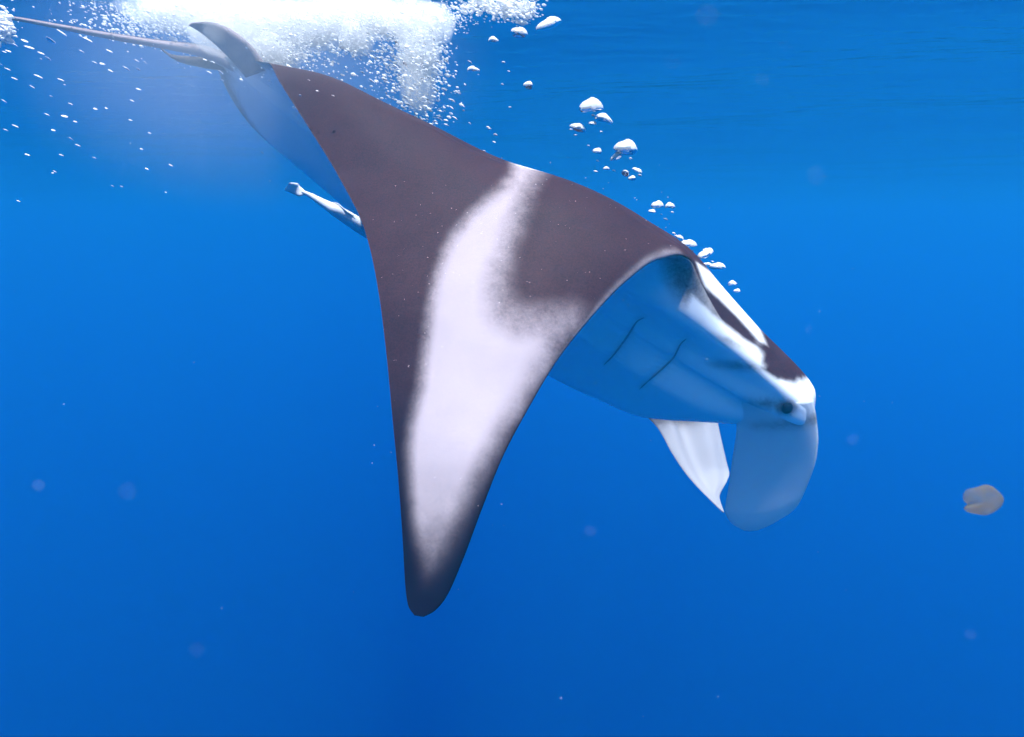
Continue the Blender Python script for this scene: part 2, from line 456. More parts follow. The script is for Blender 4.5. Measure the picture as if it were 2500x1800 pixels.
def sheet(rows, n_len, n_wid, thick, bulge, curl=0.0, fold=0.0):
    """A fin: a thin closed skin between two edge curves, bowed across its width. rows: (left point, right point)."""
    R_ = np.array([[*at(*l), *at(*r)] for l, r in rows]); k = len(rows)
    q = pchip(np.linspace(0, 1, k), R_, np.linspace(0, 1, n_len))
    A, B = q[:, :3], q[:, 3:]
    mid = 0.5 * (A + B)
    along = np.gradient(mid, axis=0)
    nrm = np.cross(B - A, along); nrm /= np.linalg.norm(nrm, axis=1)[:, None] + 1e-9
    if nrm[n_len // 2][1] > 0: nrm = -nrm                     # towards the camera
    wv = np.linspace(0, 1, n_wid); tv = np.linspace(0, 1, n_len)
    front, back, uv = [], [], []
    for i in range(n_len):
        wid = np.linalg.norm(B[i] - A[i])
        for w in wv:
            p = A[i] + (B[i] - A[i]) * w + nrm[i] * (bulge * wid * 4 * w * (1 - w) + curl * tv[i] ** 2 + fold * wid * math.sin(w * 9.0 + tv[i] * 3) * (1 - tv[i]) * w * (1 - w) * 4)
            t = thick * max(0.03, 1 - (2 * w - 1) ** 8) * (1 - 0.75 * tv[i] ** 3)
            front.append(p + nrm[i] * t); back.append(p - nrm[i] * t); uv.append((w, tv[i]))
    n = n_len * n_wid
    idx = np.arange(n).reshape(n_len, n_wid)
    f = np.stack([idx[:-1, :-1], idx[:-1, 1:], idx[1:, 1:], idx[1:, :-1]], -1).reshape(-1, 4)
    faces = f.tolist() + (f[:, ::-1] + n).tolist()
    loop = idx[0, :].tolist() + idx[1:, -1].tolist() + idx[-1, -2::-1].tolist() + idx[-2:0:-1, 0].tolist()
    for a, b in zip(loop, loop[1:] + loop[:1]): faces.append((a, a + n, b + n, b))
    uv = np.array(uv + uv)
    return front + back, faces, uv, np.array([1] * n + [0] * n)


v, f, uv, fr_ = sheet([((1800, 975, 3.26), (1985, 975, 3.155)), ((1799, 1017, 3.305), (1994, 1025, 3.20)), ((1796, 1069, 3.36), (1997, 1085, 3.265)), ((1787, 1125, 3.42), (1990, 1130, 3.32)),
                       ((1780, 1180, 3.48), (1970, 1185, 3.385)), ((1770, 1236, 3.54), (1942, 1238, 3.45)), ((1783, 1270, 3.575), (1897, 1268, 3.50)), ((1812, 1286, 3.59), (1855, 1285, 3.56))], 46, 34, 0.009, 0.08, 0.02)
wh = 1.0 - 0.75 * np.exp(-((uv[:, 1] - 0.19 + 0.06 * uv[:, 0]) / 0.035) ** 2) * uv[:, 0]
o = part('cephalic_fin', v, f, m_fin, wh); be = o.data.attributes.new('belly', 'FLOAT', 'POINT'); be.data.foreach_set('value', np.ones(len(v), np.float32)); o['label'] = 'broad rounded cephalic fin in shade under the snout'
v, f, uv, fr_ = sheet([((1545, 985, 4.15), (1742, 985, 4.30)), ((1609, 1050, 4.12), (1752, 1030, 4.26)), ((1640, 1106, 4.07), (1764, 1085, 4.20)), ((1673, 1155, 4.02), (1780, 1150, 4.13)),
                       ((1705, 1192, 3.97), (1776, 1173, 4.06)), ((1735, 1222, 3.92), (1757, 1217, 3.97)), ((1762, 1248, 3.90), (1768, 1252, 3.91))], 40, 30, 0.012, -0.06, 0.0, 0.14)
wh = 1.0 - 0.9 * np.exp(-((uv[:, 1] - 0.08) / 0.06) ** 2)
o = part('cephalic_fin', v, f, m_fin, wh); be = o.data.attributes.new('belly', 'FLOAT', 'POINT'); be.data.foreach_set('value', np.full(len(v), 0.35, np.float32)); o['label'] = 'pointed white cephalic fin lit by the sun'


def tube(path, radii, seg=14, flat=1.0):
    """A tapered round body along a path of points."""
    pts = np.array([list(p) for p in path]); n = len(pts)
    k = np.linspace(0, 1, n); kk = np.linspace(0, 1, n * 6)
    C = pchip(k, pts, kk); R_ = pchip(k, np.array(radii)[:, None], kk)[:, 0]
    T_ = np.gradient(C, axis=0); T_ /= np.linalg.norm(T_, axis=1)[:, None]
    verts, ang = [], []
    for c, r, t in zip(C, R_, T_):
        s_ = np.cross(t, [0, 0, 1.0]); s_ /= np.linalg.norm(s_); u_ = np.cross(s_, t)
        for a in range(seg):
            th = 2 * math.pi * a / seg
            verts.append(c + s_ * (math.cos(th) * r) + u_ * (math.sin(th) * r * flat)); ang.append(math.sin(th))
    faces = []
    m = len(C)
    for i in range(m - 1):
        for a in range(seg):
            b = (a + 1) % seg
            faces.append((i * seg + a, i * seg + b, (i + 1) * seg + b, (i + 1) * seg + a))
    faces.append(tuple(range(seg - 1, -1, -1))); faces.append(tuple((m - 1) * seg + a for a in range(seg)))
    return verts, faces, np.array(ang)


v, f, ang = tube([at(660, 215, 3.74), at(610, 180, 3.74), at(560, 152, 3.71), at(480, 122, 3.66), at(390, 108, 3.60), at(280, 90, 3.52), at(160, 68, 3.46), at(40, 46, 3.40), at(-120, 20, 3.3)],
                 [0.020, 0.034, 0.038, 0.030, 0.021, 0.017, 0.013, 0.010, 0.006])
part('tail', v, f, m_skin, smoothstep(0.95, 0.5, ang))
# the small dorsal fin stands at the root of the tail
v, f, uv, fr_ = sheet([((655, 170, 3.50), (600, 190, 3.55)), ((628, 128, 3.46), (566, 150, 3.52)), ((592, 92, 3.42), (535, 118, 3.48)), ((552, 66, 3.40), (505, 92, 3.45)), ((512, 54, 3.38), (478, 72, 3.42)), ((468, 56, 3.37), (460, 62, 3.38))], 26, 14, 0.014, 0.05)
part('dorsal_fin', v, f, m_skin, np.full(len(v), 0.8))
for rows in ([((520, 140, 3.80), (600, 180, 3.85)), ((470, 138, 3.80), (560, 175, 3.86)), ((425, 134, 3.78), (505, 168, 3.85)), ((398, 124, 3.74), (430, 148, 3.80)), ((392, 118, 3.72), (396, 121, 3.72))],):
    v, f, uv, fr_ = sheet(rows, 20, 12, 0.010, 0.03)
    part('pelvic_fin', v, f, m_skin, np.full(len(v), 0.35))

# eye and gill slits are set onto the body where they lie
from mathutils.bvhtree import BVHTree
tree = BVHTree.FromPolygons([Vector(p) for p in P.reshape(-1, 3)], quads)
EYE0 = Vector((0, 0, CAM_Z))


def on_body(px, py):
    d = (at(px, py, 1.0) - EYE0).normalized()
    hit = tree.ray_cast(EYE0, d)
    if hit[0] is None: return None, None
    n = hit[1] if hit[1].dot(d) < 0 else -hit[1]
    return hit[0], n


m_eye, nt, out = mat('manta_eye')
bs = node(nt, 'ShaderNodeBsdfPrincipled', Roughness=0.12); bs.inputs['Base Color'].default_value = (0.006, 0.006, 0.008, 1)
link(nt, bs.outputs[0], out.inputs['Surface'])
h, n = on_body(1922, 996)
bm = bmesh.new(); bmesh.ops.create_uvsphere(bm, u_segments=20, v_segments=14, radius=0.03)
ev = [Vector((q.co.x * 1.0, q.co.y, q.co.z * 1.25)) + h - n * 0.017 for q in bm.verts]; ef = [[q.index for q in fc.verts] for fc in bm.faces]; bm.free()
part('eye', ev, ef, m_eye)
m_slit, nt, out = mat('gill_slit')
bs = node(nt, 'ShaderNodeBsdfPrincipled', Roughness=0.7); bs.inputs['Base Color'].default_value = (0.34, 0.34, 0.36, 1)
link(nt, bs.outputs[0], out.inputs['Surface'])
for sl in slits:
    a = np.array(sl, float); kk = np.linspace(0, 1, 26)
    c = pchip(np.linspace(0, 1, len(a)), a, kk)
    vs_, fs_ = [], []
    tg = np.gradient(c, axis=0); tg /= np.linalg.norm(tg, axis=1)[:, None]
    for q, t, k in zip(c, tg, kk):
        w = 2.5 * math.sin(math.pi * (0.06 + 0.9 * k)) ** 0.6
        for sgn, lift in ((-1, 0.002), (0, 0.009), (1, 0.002)):
            h, n = on_body(q[0] - t[1] * w * sgn, q[1] + t[0] * w * sgn)
            vs_.append(h + n * lift)
    for i in range(25):
        for b in (0, 1): fs_.append((i * 3 + b, i * 3 + b + 1, i * 3 + b + 4, i * 3 + b + 3))
    part('gill_slit', vs_, fs_, m_slit)

# ------------------------------------------------------------ the remora under the wing
m_rem, nt, out = mat('remora_skin')
tc = node(nt, 'ShaderNodeTexCoord')
n1 = node(nt, 'ShaderNodeTexNoise', Scale=22.0, Detail=4.0); link(nt, tc.outputs['Object'], n1.inputs['Vector'])
mc = node(nt, 'ShaderNodeMix', data_type='RGBA'); link(nt, n1.outputs[0], mc.inputs['Factor'])
mc.inputs['A'].default_value = (0.46, 0.48, 0.52, 1); mc.inputs['B'].default_value = (0.62, 0.62, 0.64, 1)
bs = node(nt, 'ShaderNodeBsdfPrincipled', Roughness=0.4); link(nt, mc.outputs['Result'], bs.inputs['Base Color']); link(nt, bs.outputs[0], out.inputs['Surface'])

remora = bpy.data.objects.new('remora', None); remora.location = at(860, 545, 2.8); col.objects.link(remora)
tag(remora, 'slim pale remora fish with forked tail poking out behind the hanging wing', 'fish')


def rpart(name, v, f, m=None):
    return part(name, v, f, m or m_rem, None, remora)


v, f, _ = tube([at(738, 468, 2.74), at(757, 477, 2.74), at(785, 494, 2.74), at(812, 510, 2.74), at(845, 530, 2.80), at(880, 552, 2.86), at(930, 580, 2.95), at(985, 610, 3.04), at(1015, 626, 3.08), at(1028, 633, 3.10)],
               [0.007, 0.010, 0.016, 0.022, 0.028, 0.032, 0.035, 0.032, 0.022, 0.006], 18, 1.0)
rpart('body', v, f)
v, f, uv, _ = sheet([((742, 463, 2.74), (742, 477, 2.74)), ((733, 455, 2.74), (731, 480, 2.74)), ((727, 448, 2.73), (718, 475, 2.76)), ((712, 446, 2.73), (704, 469, 2.76)), ((706, 447, 2.73), (694, 464, 2.76))], 14, 10, 0.004, 0.0)
rpart('tail_fin', v, f)
v, f, uv, _ = sheet([((800, 496, 2.74), (868, 534, 2.80)), ((806, 494, 2.74), (866, 529, 2.80)), ((818, 494, 2.74), (850, 519, 2.76)), ((824, 496, 2.74), (832, 504, 2.74))], 10, 10, 0.004, 0.0)
rpart('dorsal_fin', v, f)

# ------------------------------------------------------------ the drifting jelly
m_jel, nt, out = mat('jelly')
tc = node(nt, 'ShaderNodeTexCoord')
n1 = node(nt, 'ShaderNodeTexNoise', Scale=28.0, Detail=3.0, Roughness=0.6); link(nt, tc.outputs['Object'], n1.inputs['Vector'])
cr = node(nt, 'ShaderNodeValToRGB'); link(nt, n1.outputs[0], cr.inputs[0])
cr.color_ramp.elements[0].position = 0.30; cr.color_ramp.elements[0].color = (0.36, 0.30, 0.03, 1)
cr.color_ramp.elements[1].position = 0.70; cr.color_ramp.elements[1].color = (0.38, 0.24, 0.03, 1)
df = node(nt, 'ShaderNodeBsdfDiffuse'); link(nt, cr.outputs[0], df.inputs[0])
tl = node(nt, 'ShaderNodeBsdfTranslucent'); link(nt, cr.outputs[0], tl.inputs[0])
gs = node(nt, 'ShaderNodeBsdfGlossy', Roughness=0.3)
m1 = node(nt, 'ShaderNodeMixShader', Fac=0.5); link(nt, df.outputs[0], m1.inputs[1]); link(nt, tl.outputs[0], m1.inputs[2])
m2 = node(nt, 'ShaderNodeMixShader', Fac=0.008); link(nt, m1.outputs[0], m2.inputs[1]); link(nt, gs.outputs[0], m2.inputs[2])
tr = node(nt, 'ShaderNodeBsdfTransparent')
mr = node(nt, 'ShaderNodeMapRange'); link(nt, n1.outputs[0], mr.inputs[0]); mr.inputs['From Min'].default_value = 0.3; mr.inputs['From Max'].default_value = 0.7; mr.inputs['To Min'].default_value = 0.18; mr.inputs['To Max'].default_value = 0.46
m3 = node(nt, 'ShaderNodeMixShader'); link(nt, mr.outputs[0], m3.inputs[0]); link(nt, tr.outputs[0], m3.inputs[1]); link(nt, m2.outputs[0], m3.inputs[2])
link(nt, m3.outputs[0], out.inputs['Surface'])
ol = [(2351, 1204), (2357, 1196), (2366, 1192), (2388, 1189), (2398, 1184), (2410, 1182), (2424, 1187), (2437, 1199), (2447, 1208), (2452, 1219), (2449, 1230), (2443, 1239), (2434, 1246), (2426, 1251), (2414, 1257), (2400, 1260), (2385, 1256), (2366, 1253), (2357, 1249), (2352, 1243), (2354, 1239), (2361, 1235), (2363, 1231), (2358, 1228), (2353, 1225), (2350, 1216)]
YJ = 1.1
cj = at(2404, 1222, YJ)
ring = [at(x, y, YJ) - cj for x, y in ol]
back_dir = CR @ Vector((0, 1, 0))
jv, jf = [], []
levels = [(-0.85, 0.30), (-0.62, 0.72), (-0.3, 0.94), (0.0, 1.0), (0.32, 0.93), (0.66, 0.70), (0.9, 0.34)]
for h_, r_ in levels:
    for q in ring: jv.append(cj + q * r_ + back_dir * (h_ * 0.011))
nr = len(ring)
for i in range(len(levels) - 1):
    for a in range(nr):
        b = (a + 1) % nr
        jf.append((i * nr + a, i * nr + b, (i + 1) * nr + b, (i + 1) * nr + a))
jf.append(tuple(range(nr - 1, -1, -1))); jf.append(tuple((len(levels) - 1) * nr + a for a in range(nr)))
jelly = mesh_obj('jelly', [q - cj for q in jv], jf, m_jel); jelly.location = cj
sub = jelly.modifiers.new('smooth', 'SUBSURF'); sub.levels = 1; sub.render_levels = 1
tag(jelly, 'small translucent yellowish jelly with a notched side drifting alone in open water', 'jelly')

# ------------------------------------------------------------ air bubbles
rng = random.Random(7)
m_bub, nt, out = mat('air_bubble')
gls = node(nt, 'ShaderNodeBsdfGlass', Roughness=0.02, IOR=0.75)
dfw = node(nt, 'ShaderNodeBsdfDiffuse'); dfw.inputs[0].default_value = (0.95, 0.95, 0.95, 1)
tlw = node(nt, 'ShaderNodeBsdfTranslucent'); tlw.inputs[0].default_value = (0.95, 0.95, 0.95, 1)
mdt = node(nt, 'ShaderNodeMixShader', Fac=0.3); link(nt, dfw.outputs[0], mdt.inputs[1]); link(nt, tlw.outputs[0], mdt.inputs[2])
gsw = node(nt, 'ShaderNodeBsdfGlossy', Roughness=0.25)
mw = node(nt, 'ShaderNodeMixShader', Fac=0.10); link(nt, mdt.outputs[0], mw.inputs[1]); link(nt, gsw.outputs[0], mw.inputs[2])
mm = node(nt, 'ShaderNodeMixShader', Fac=0.86); link(nt, gls.outputs[0], mm.inputs[1]); link(nt, mw.outputs[0], mm.inputs[2])
link(nt, mm.outputs[0], out.inputs['Surface'])
m_clear, nt, out = mat('air_bubble_clear')
gl2 = node(nt, 'ShaderNodeBsdfGlass', Roughness=0.0, IOR=0.75); link(nt, gl2.outputs[0], out.inputs['Surface'])


def bubble_mesh(seed, dome=True, seg=20):
    """A rising bubble one unit wide: domed on top, hollowed below, with a wavering rim; or a small flattened one."""
    r = random.Random(seed)
    p1, p2, p3 = r.uniform(0, 6), r.uniform(0, 6), r.uniform(0, 6)
    vs_, fs_ = [], []
    if dome:
        prof = [(0.0, 0.34), (0.15, 0.33), (0.28, 0.28), (0.39, 0.19), (0.47, 0.07), (0.50, -0.03), (0.47, -0.09), (0.38, -0.07), (0.24, 0.00), (0.0, 0.03)]
    else:
        prof = [(0.0, 0.27), (0.2, 0.24), (0.36, 0.17), (0.47, 0.06), (0.5, -0.02), (0.45, -0.11), (0.32, -0.19), (0.16, -0.23), (0.0, -0.24)]
    for i, (rad, z) in enumerate(prof):
        for a in range(seg):
            th = 2 * math.pi * a / seg
            wob = 1 + 0.13 * math.sin(2 * th + p1) + 0.07 * math.sin(3 * th + p2)
            vs_.append((rad * wob * math.cos(th), rad * wob * math.sin(th), z * (1 + 0.16 * math.sin(th + p3)) + 0.05 * math.sin(2 * th + p3) * rad * 2))
    n = len(prof)
    for i in range(n - 1):
        for a in range(seg):
            b = (a + 1) % seg
            fs_.append((i * seg + a, (i + 1) * seg + a, (i + 1) * seg + b, i * seg + b))
    bm = bmesh.new()
    bv = [bm.verts.new(q) for q in vs_]
    for q in fs_: bm.faces.new([bv[k] for k in q])
    bmesh.ops.remove_doubles(bm, verts=bm.verts, dist=1e-4)
    bmesh.ops.recalc_face_normals(bm, faces=bm.faces)
    me = bpy.data.meshes.new('air_bubble'); bm.to_mesh(me); bm.free()
    me.polygons.foreach_set('use_smooth', [True] * len(me.polygons))
    me.materials.append(m_bub); me.materials.append(m_clear)
    for q in me.polygons:                                    # the cap's bright reflection is painted as white, the skirt is clear
        if q.center.z < (0.02 if dome else -0.08): q.material_index = 1
    return me


domes = [bubble_mesh(k, True, 22) for k in range(6)]
flats = [bubble_mesh(20 + k, False, 12) for k in range(5)]


def bubble(px, py, Y, w, tilt=0.0, tall=1.0, dome=True, label=None, group=None):
    o = bpy.data.objects.new('air_bubble', rng.choice(domes if dome else flats))
    o.location = at(px, py, Y)
    k = 0.92 * w / F * Y
    o.scale = (k, k * rng.uniform(0.8, 1.0), k * tall)
    o.rotation_euler = (rng.uniform(-0.25, 0.1), math.radians(tilt), rng.uniform(-0.5, 0.5))
    col.objects.link(o)
    tag(o, label, 'bubble', group)
    return o


# the big ones, one by one, from the surface down along the trail to the head
BIG = [
    (1266, 82, 3.45, 44, 4, 1.0, 'wide white bubble just under the surface, beside the foam'),
    (1340, 62, 3.40, 68, -20, 0.7, 'long tilted white bubble, first one to the side of the foam'),
    (1205, 99, 3.45, 27, 8, 1.0, 'small white bubble trailing the wide one next to the foam'),
    (1289, 210, 3.40, 30, 3, 1.0, 'lone oval bubble between the foam and the big domed pair'),
    (1156, 171, 3.45, 32, 6, 0.8, 'flat oval bubble at the edge of the foam plume'),
    (1441, 265, 3.40, 60, 2, 1.15, 'largest domed bubble, top of the trail above the manta'),
    (1475, 293, 3.38, 48, 18, 0.9, 'tilted domed bubble touching the largest one from below'),
    (1446, 303, 3.40, 22, 5, 1.0, 'small domed bubble tucked under the largest pair'),
    (1409, 314, 3.42, 40, 14, 0.9, 'ragged broken bubble beside the largest pair'),
    (1458, 371, 3.40, 28, 6, 1.0, 'small domed bubble next to the torn bubble over the back'),
    (1526, 366, 3.38, 58, 4, 1.2, 'large torn dome bubble above the white bar of the wing'),
    (1506, 384, 3.40, 32, -30, 1.0, 'curled fragment hanging from the large torn bubble'),
    (1481, 413, 3.40, 18, 4, 1.0, 'small oval bubble at the near end of the little cluster'),
    (1527, 424, 3.38, 24, 40, 0.9, 'slanted bubble in the middle of the little cluster'),
    (1543, 437, 3.38, 24, -6, 0.9, 'lowest flat bubble of the little cluster'),
    (1556, 417, 3.38, 26, 28, 0.7, 'upper slanted bubble of the little cluster'),
    (1604, 503, 3.36, 30, 0, 1.2, 'left twin of the two round bubbles above the back'),
    (1635, 505, 3.36, 26, 6, 1.2, 'right twin of the two round bubbles above the back'),
    (1592, 517, 3.36, 22, 6, 0.8, 'flat bubble under the two round twins'),
    (1660, 581, 3.34, 22, 10, 0.9, 'small oval bubble close above the crest of the wing'),
    (1678, 597, 3.34, 44, 8, 0.8, 'broad flat bubble grazing the crest of the wing'),
    (1720, 623, 3.32, 40, -18, 1.0, 'slanted bubble just in front of the wing crest'),
    (1730, 613, 3.33, 26, 10, 0.9, 'small bubble riding on the slanted one ahead of the crest'),
    (1752, 653, 3.30, 46, 2, 0.75, 'wide flat bubble hovering over the white shoulder patch'),
    (1726, 646, 3.31, 24, 8, 0.6, 'thin sliver bubble between wing crest and shoulder patch'),
    (1789, 693, 3.28, 22, 2, 1.1, 'small bubble over the shoulder patch, second to last of the trail'),
    (1799, 711, 3.28, 16, 4, 1.1, 'last and lowest bubble of the trail near the head'),
]
for px, py, Y, w, tl_, tall, lab in BIG:
    bubble(px, py, Y, w, tl_, tall, True, lab, 'bubbles rising in a trail from the head')
small_trail = [(1230, 154), (1242, 174), (1190, 309), (1197, 316), (1206, 349), (1182, 367), (1122, 230), (1091, 293), (1450, 281), (1405, 332), (1466, 320), (1436, 358), (1459, 394), (1456, 417), (1613, 525), (1640, 517), (1624, 537),
               (1540, 387), (1562, 430), (1500, 418), (1645, 569), (1652, 576), (1691, 614), (1700, 628), (1712, 652), (1740, 640), (1228, 205), (1210, 330), (1246, 262), (1395, 318)]
for px, py in small_trail:
    bubble(px + rng.uniform(-2, 2), py + rng.uniform(-2, 2), rng.uniform(3.3, 3.45), rng.uniform(7, 14), rng.uniform(8, 24), 0.7, False, 'tiny bubble among the larger ones of the rising trail', 'tiny bubbles of the rising trail')
left = [(267, 125, 20), (231, 153, 18), (250, 156, 18), (309, 168, 22), (333, 148, 16), (338, 170, 14), (338, 218, 19), (94, 187, 26), (18, 169, 18), (148, 195, 20), (37, 308, 20), (114, 280, 20), (158, 284, 18), (173, 339, 16), (231, 386, 14),
        (417, 404, 17), (539, 177, 20), (511, 177, 18), (123, 98, 30), (150, 80, 32), (71, 116, 28), (37, 110, 18), (213, 97, 30), (117, 143, 20), (270, 173, 16), (35, 192, 18), (78, 212, 16), (15, 318, 16), (67, 378, 14), (150, 379, 14), (190, 355, 16),
        (172, 254, 14), (233, 266, 14), (322, 246, 14), (10, 247, 16), (200, 126, 18), (520, 152, 14), (500, 146, 14), (365, 325, 10), (275, 455, 12), (297, 456, 12), (45, 491, 12), (640, 373, 12), (345, 364, 10), (100, 130, 20), (60, 100, 22), (20, 125, 18)]
for i in range(18):
    u_ = rng.random() ** 1.6
    left.append((rng.uniform(0, 560 - 150 * u_), 95 + 60 * rng.random() + u_ * 330, rng.uniform(6, 13)))
for px, py, w in left:
    bubble(px, py, rng.uniform(2.6, 3.4), w * 0.8, rng.uniform(20, 34), 0.38, False, 'tiny slanted bubble scattered in the water under the tail', 'tiny bubbles scattered under the tail')
# the spray of the plume: the ones that show largest are single bubbles
for i in range(130):
    t = rng.random()
    px = rng.gauss(985 + 45 * t, 62 - 10 * t); py = 75 + 235 * t + rng.gauss(0, 8)
    bubble(px, py, rng.uniform(3.35, 3.7), rng.uniform(7, 19), rng.uniform(14, 40), 0.42, False, 'small bright bubble in the spray sinking below the foam', 'bubbles in the spray below the foam')
for px, py in [(733, 233), (774, 222), (813, 234), (754, 196), (716, 262)]:
    bubble(px, py, 2.95, rng.uniform(6, 9), 18, 0.5, False, 'tiny bubble passing in front of the dark back near the tail', 'tiny bubbles in front of the back')

def ordinal(n):
    return 'the first' if n == 1 else '%d%s' % (n, 'th' if 10 <= n % 100 <= 20 else {1: 'st', 2: 'nd', 3: 'rd'}.get(n % 10, 'th'))


def number_off(group, key, text):
    for k, o in enumerate(sorted((o for o in col.objects if o.get('group') == group), key=key)):
        o['label'] = text % ordinal(k + 1)


number_off('tiny bubbles of the rising trail', lambda o: to_px(o.location)[1], 'tiny bubble between the larger ones of the rising trail, %s from the top')
number_off('tiny bubbles scattered under the tail', lambda o: to_px(o.location)[0], 'tiny slanted bubble in the water under the tail, %s from the left edge')
number_off('tiny bubbles in front of the back', lambda o: to_px(o.location)[0], 'tiny bubble in front of the dark back near the tail, %s from the left')

# ------------------------------------------------------------ foam: thousands of fine bubbles churned under the surface
m_foam, nt, out = mat('foam')
df = node(nt, 'ShaderNodeBsdfDiffuse'); df.inputs[0].default_value = (0.95, 0.95, 0.95, 1)
tl = node(nt, 'ShaderNodeBsdfTranslucent'); tl.inputs[0].default_value = (0.95, 0.95, 0.95, 1)
mx = node(nt, 'ShaderNodeMixShader', Fac=0.3); link(nt, df.outputs[0], mx.inputs[1]); link(nt, tl.outputs[0], mx.inputs[2])
link(nt, mx.outputs[0], out.inputs['Surface'])
bm = bmesh.new(); bmesh.ops.create_icosphere(bm, subdivisions=1, radius=1.0)
ico_v = np.array([q.co[:] for q in bm.verts]); ico_f = np.array([[q.index for q in fc.verts] for fc in bm.faces]); bm.free()
# (px, py, spread px, spread py, Y, spread Y, count, radius m)
CLUMPS = [
    (430, 40, 80, 22, 3.85, 0.12, 990, 0.0030), (560, 52, 80, 30, 3.85, 0.12, 1890, 0.0030), (680, 50, 80, 30, 3.82, 0.12, 2070, 0.0030), (800, 42, 80, 18, 3.80, 0.12, 1620, 0.0030), (930, 44, 80, 17, 3.78, 0.12, 1440, 0.0030), (1050, 46, 50, 16, 3.75, 0.10, 765, 0.0030),
    (655, 110, 46, 30, 3.72, 0.10, 1080, 0.0030), (700, 130, 36, 22, 3.68, 0.08, 450, 0.0030), (865, 85, 24, 26, 3.7, 0.10, 405, 0.0030), (1020, 95, 32, 34, 3.7, 0.10, 1080, 0.0030), (1030, 150, 30, 40, 3.65, 0.10, 800, 0.0038),
    (1010, 210, 46, 40, 3.6, 0.12, 300, 0.0038), (1040, 270, 34, 26, 3.55, 0.12, 130, 0.0038), (960, 130, 50, 50, 3.65, 0.12, 420, 0.0038), (800, 110, 60, 36, 3.65, 0.12, 340, 0.0038),
    (370, 60, 50, 24, 3.8, 0.10, 500, 0.0038), (1262, 24, 26, 14, 3.6, 0.06, 700, 0.0050), (1190, 14, 40, 8, 3.65, 0.08, 400, 0.0050), (540, 105, 60, 26, 3.9, 0.06, 405, 0.0030), (8, 68, 14, 16, 3.0, 0.05, 260, 0.0055),
    (300, 40, 90, 26, 3.7, 0.12, 260, 0.0038), (740, 185, 60, 20, 3.42, 0.06, 90, 0.0040),
]
nrng = np.random.default_rng(11)
FV, FF, off = [], [], 0
for cx, cy, sx, sy, Y0, sY, n_, r0 in CLUMPS:
    for k in range(n_):
        Y = Y0 + nrng.normal() * sY
        p = np.array(at(cx + nrng.normal() * sx, cy + nrng.normal() * sy, Y))
        p[2] = min(p[2], -0.012 - abs(nrng.normal()) * 0.015)
        r = r0 * math.exp(nrng.normal() * 0.45)
        a = nrng.uniform(0.2, 0.6)
        q = ico_v * np.array([1.5, 1.1, 0.75]) * r
        x = q[:, 0] * math.cos(a) + q[:, 2] * math.sin(a); z = -q[:, 0] * math.sin(a) + q[:, 2] * math.cos(a)
        FV.append(np.stack([x, q[:, 1], z], 1) + p); FF.append(ico_f + off); off += len(ico_v)

# dense lumps of foam inside it, and the milk of bubbles too fine to see round it
def lumps(name, spots, grow, voxel):
    bm = bmesh.new()
    for cx, cy, sx, sy, Y0, sY in spots:
        c = at(cx, cy, Y0); sxm, szm = sx / F * Y0 * grow, sy / F * Y0 * grow
        r_ = bmesh.ops.create_icosphere(bm, subdivisions=4, radius=1.0)
        for q in r_['verts']:
            d = q.co.normalized(); lump = 1 + 0.16 * math.sin(7 * d.x + cx) * math.sin(6 * d.y + cy) + 0.12 * math.sin(11 * d.z + 9 * d.x)
            q.co = c + Vector((d.x * sxm, d.y * sY * grow, d.z * szm)) * lump
            q.co.z = min(q.co.z, -0.02)
    me = bpy.data.meshes.new(name); bm.to_mesh(me); bm.free()
    src = bpy.data.objects.new(name, me); col.objects.link(src)
    rm = src.modifiers.new('remesh', 'REMESH'); rm.mode = 'VOXEL'; rm.voxel_size = voxel; rm.use_smooth_shade = True
    bpy.context.view_layer.update()
    res = bpy.data.meshes.new_from_object(src.evaluated_get(bpy.context.evaluated_depsgraph_get()))
    bpy.data.objects.remove(src)
    res.materials.clear()
    return res


SPOTS = [(450, 40, 120, 30, 3.85, 0.14), (600, 60, 130, 52, 3.85, 0.14), (730, 60, 120, 50, 3.8, 0.14), (880, 46, 120, 34, 3.8, 0.14), (1020, 60, 80, 44, 3.75, 0.14), (665, 130, 62, 44, 3.74, 0.10), (1025, 130, 46, 60, 3.7, 0.10), (870, 95, 34, 34, 3.72, 0.09)]
core_me = lumps('foam_core', SPOTS, 0.80, 0.012)
rr = np.random.default_rng(5)
cv = np.array([q.co[:] for q in core_me.vertices]); cn = np.array([q.normal[:] for q in core_me.vertices])
bump = sum(a_ * np.sin(cv @ rr.normal(size=3) * k_ + rr.uniform(0, 6)) for k_, a_ in [(18, .010), (25, .010), (40, .008), (60, .006), (90, .005), (130, .004), (150, .004)])
cv = cv + cn * bump[:, None]; cv[:, 2] = np.minimum(cv[:, 2], -0.015)
FV.append(cv); cf = [list(q.vertices) for q in core_me.polygons]
nface = np.concatenate(FF).tolist() + [[k + off for k in q] for q in cf]
foam = mesh_obj('foam', np.concatenate(FV).tolist(), nface, m_foam)
tag(foam, 'churned white foam of fine bubbles hanging under the surface above the tail', 'foam', kind='stuff')
milk_me = lumps('milk', [(a_, b_, c_, d_, e_ - 0.06, f_ * 1.9) for a_, b_, c_, d_, e_, f_ in SPOTS] + [(1020, 220, 40, 50, 3.6, 0.16), (560, 95, 80, 44, 3.62, 0.24)], 1.12, 0.035)
m_milk, nt, out = mat('bubble_milk')
vsm = node(nt, 'ShaderNodeVolumeScatter', Density=3.6, Anisotropy=0.2); vsm.inputs['Color'].default_value = (1, 1, 1, 1)
link(nt, vsm.outputs[0], out.inputs['Volume'])
milk_me.materials.append(m_milk)
milk = bpy.data.objects.new('foam_haze', milk_me); col.objects.link(milk)
tag(milk, 'milky haze of bubbles too fine to tell apart around the foam', 'foam', kind='stuff')

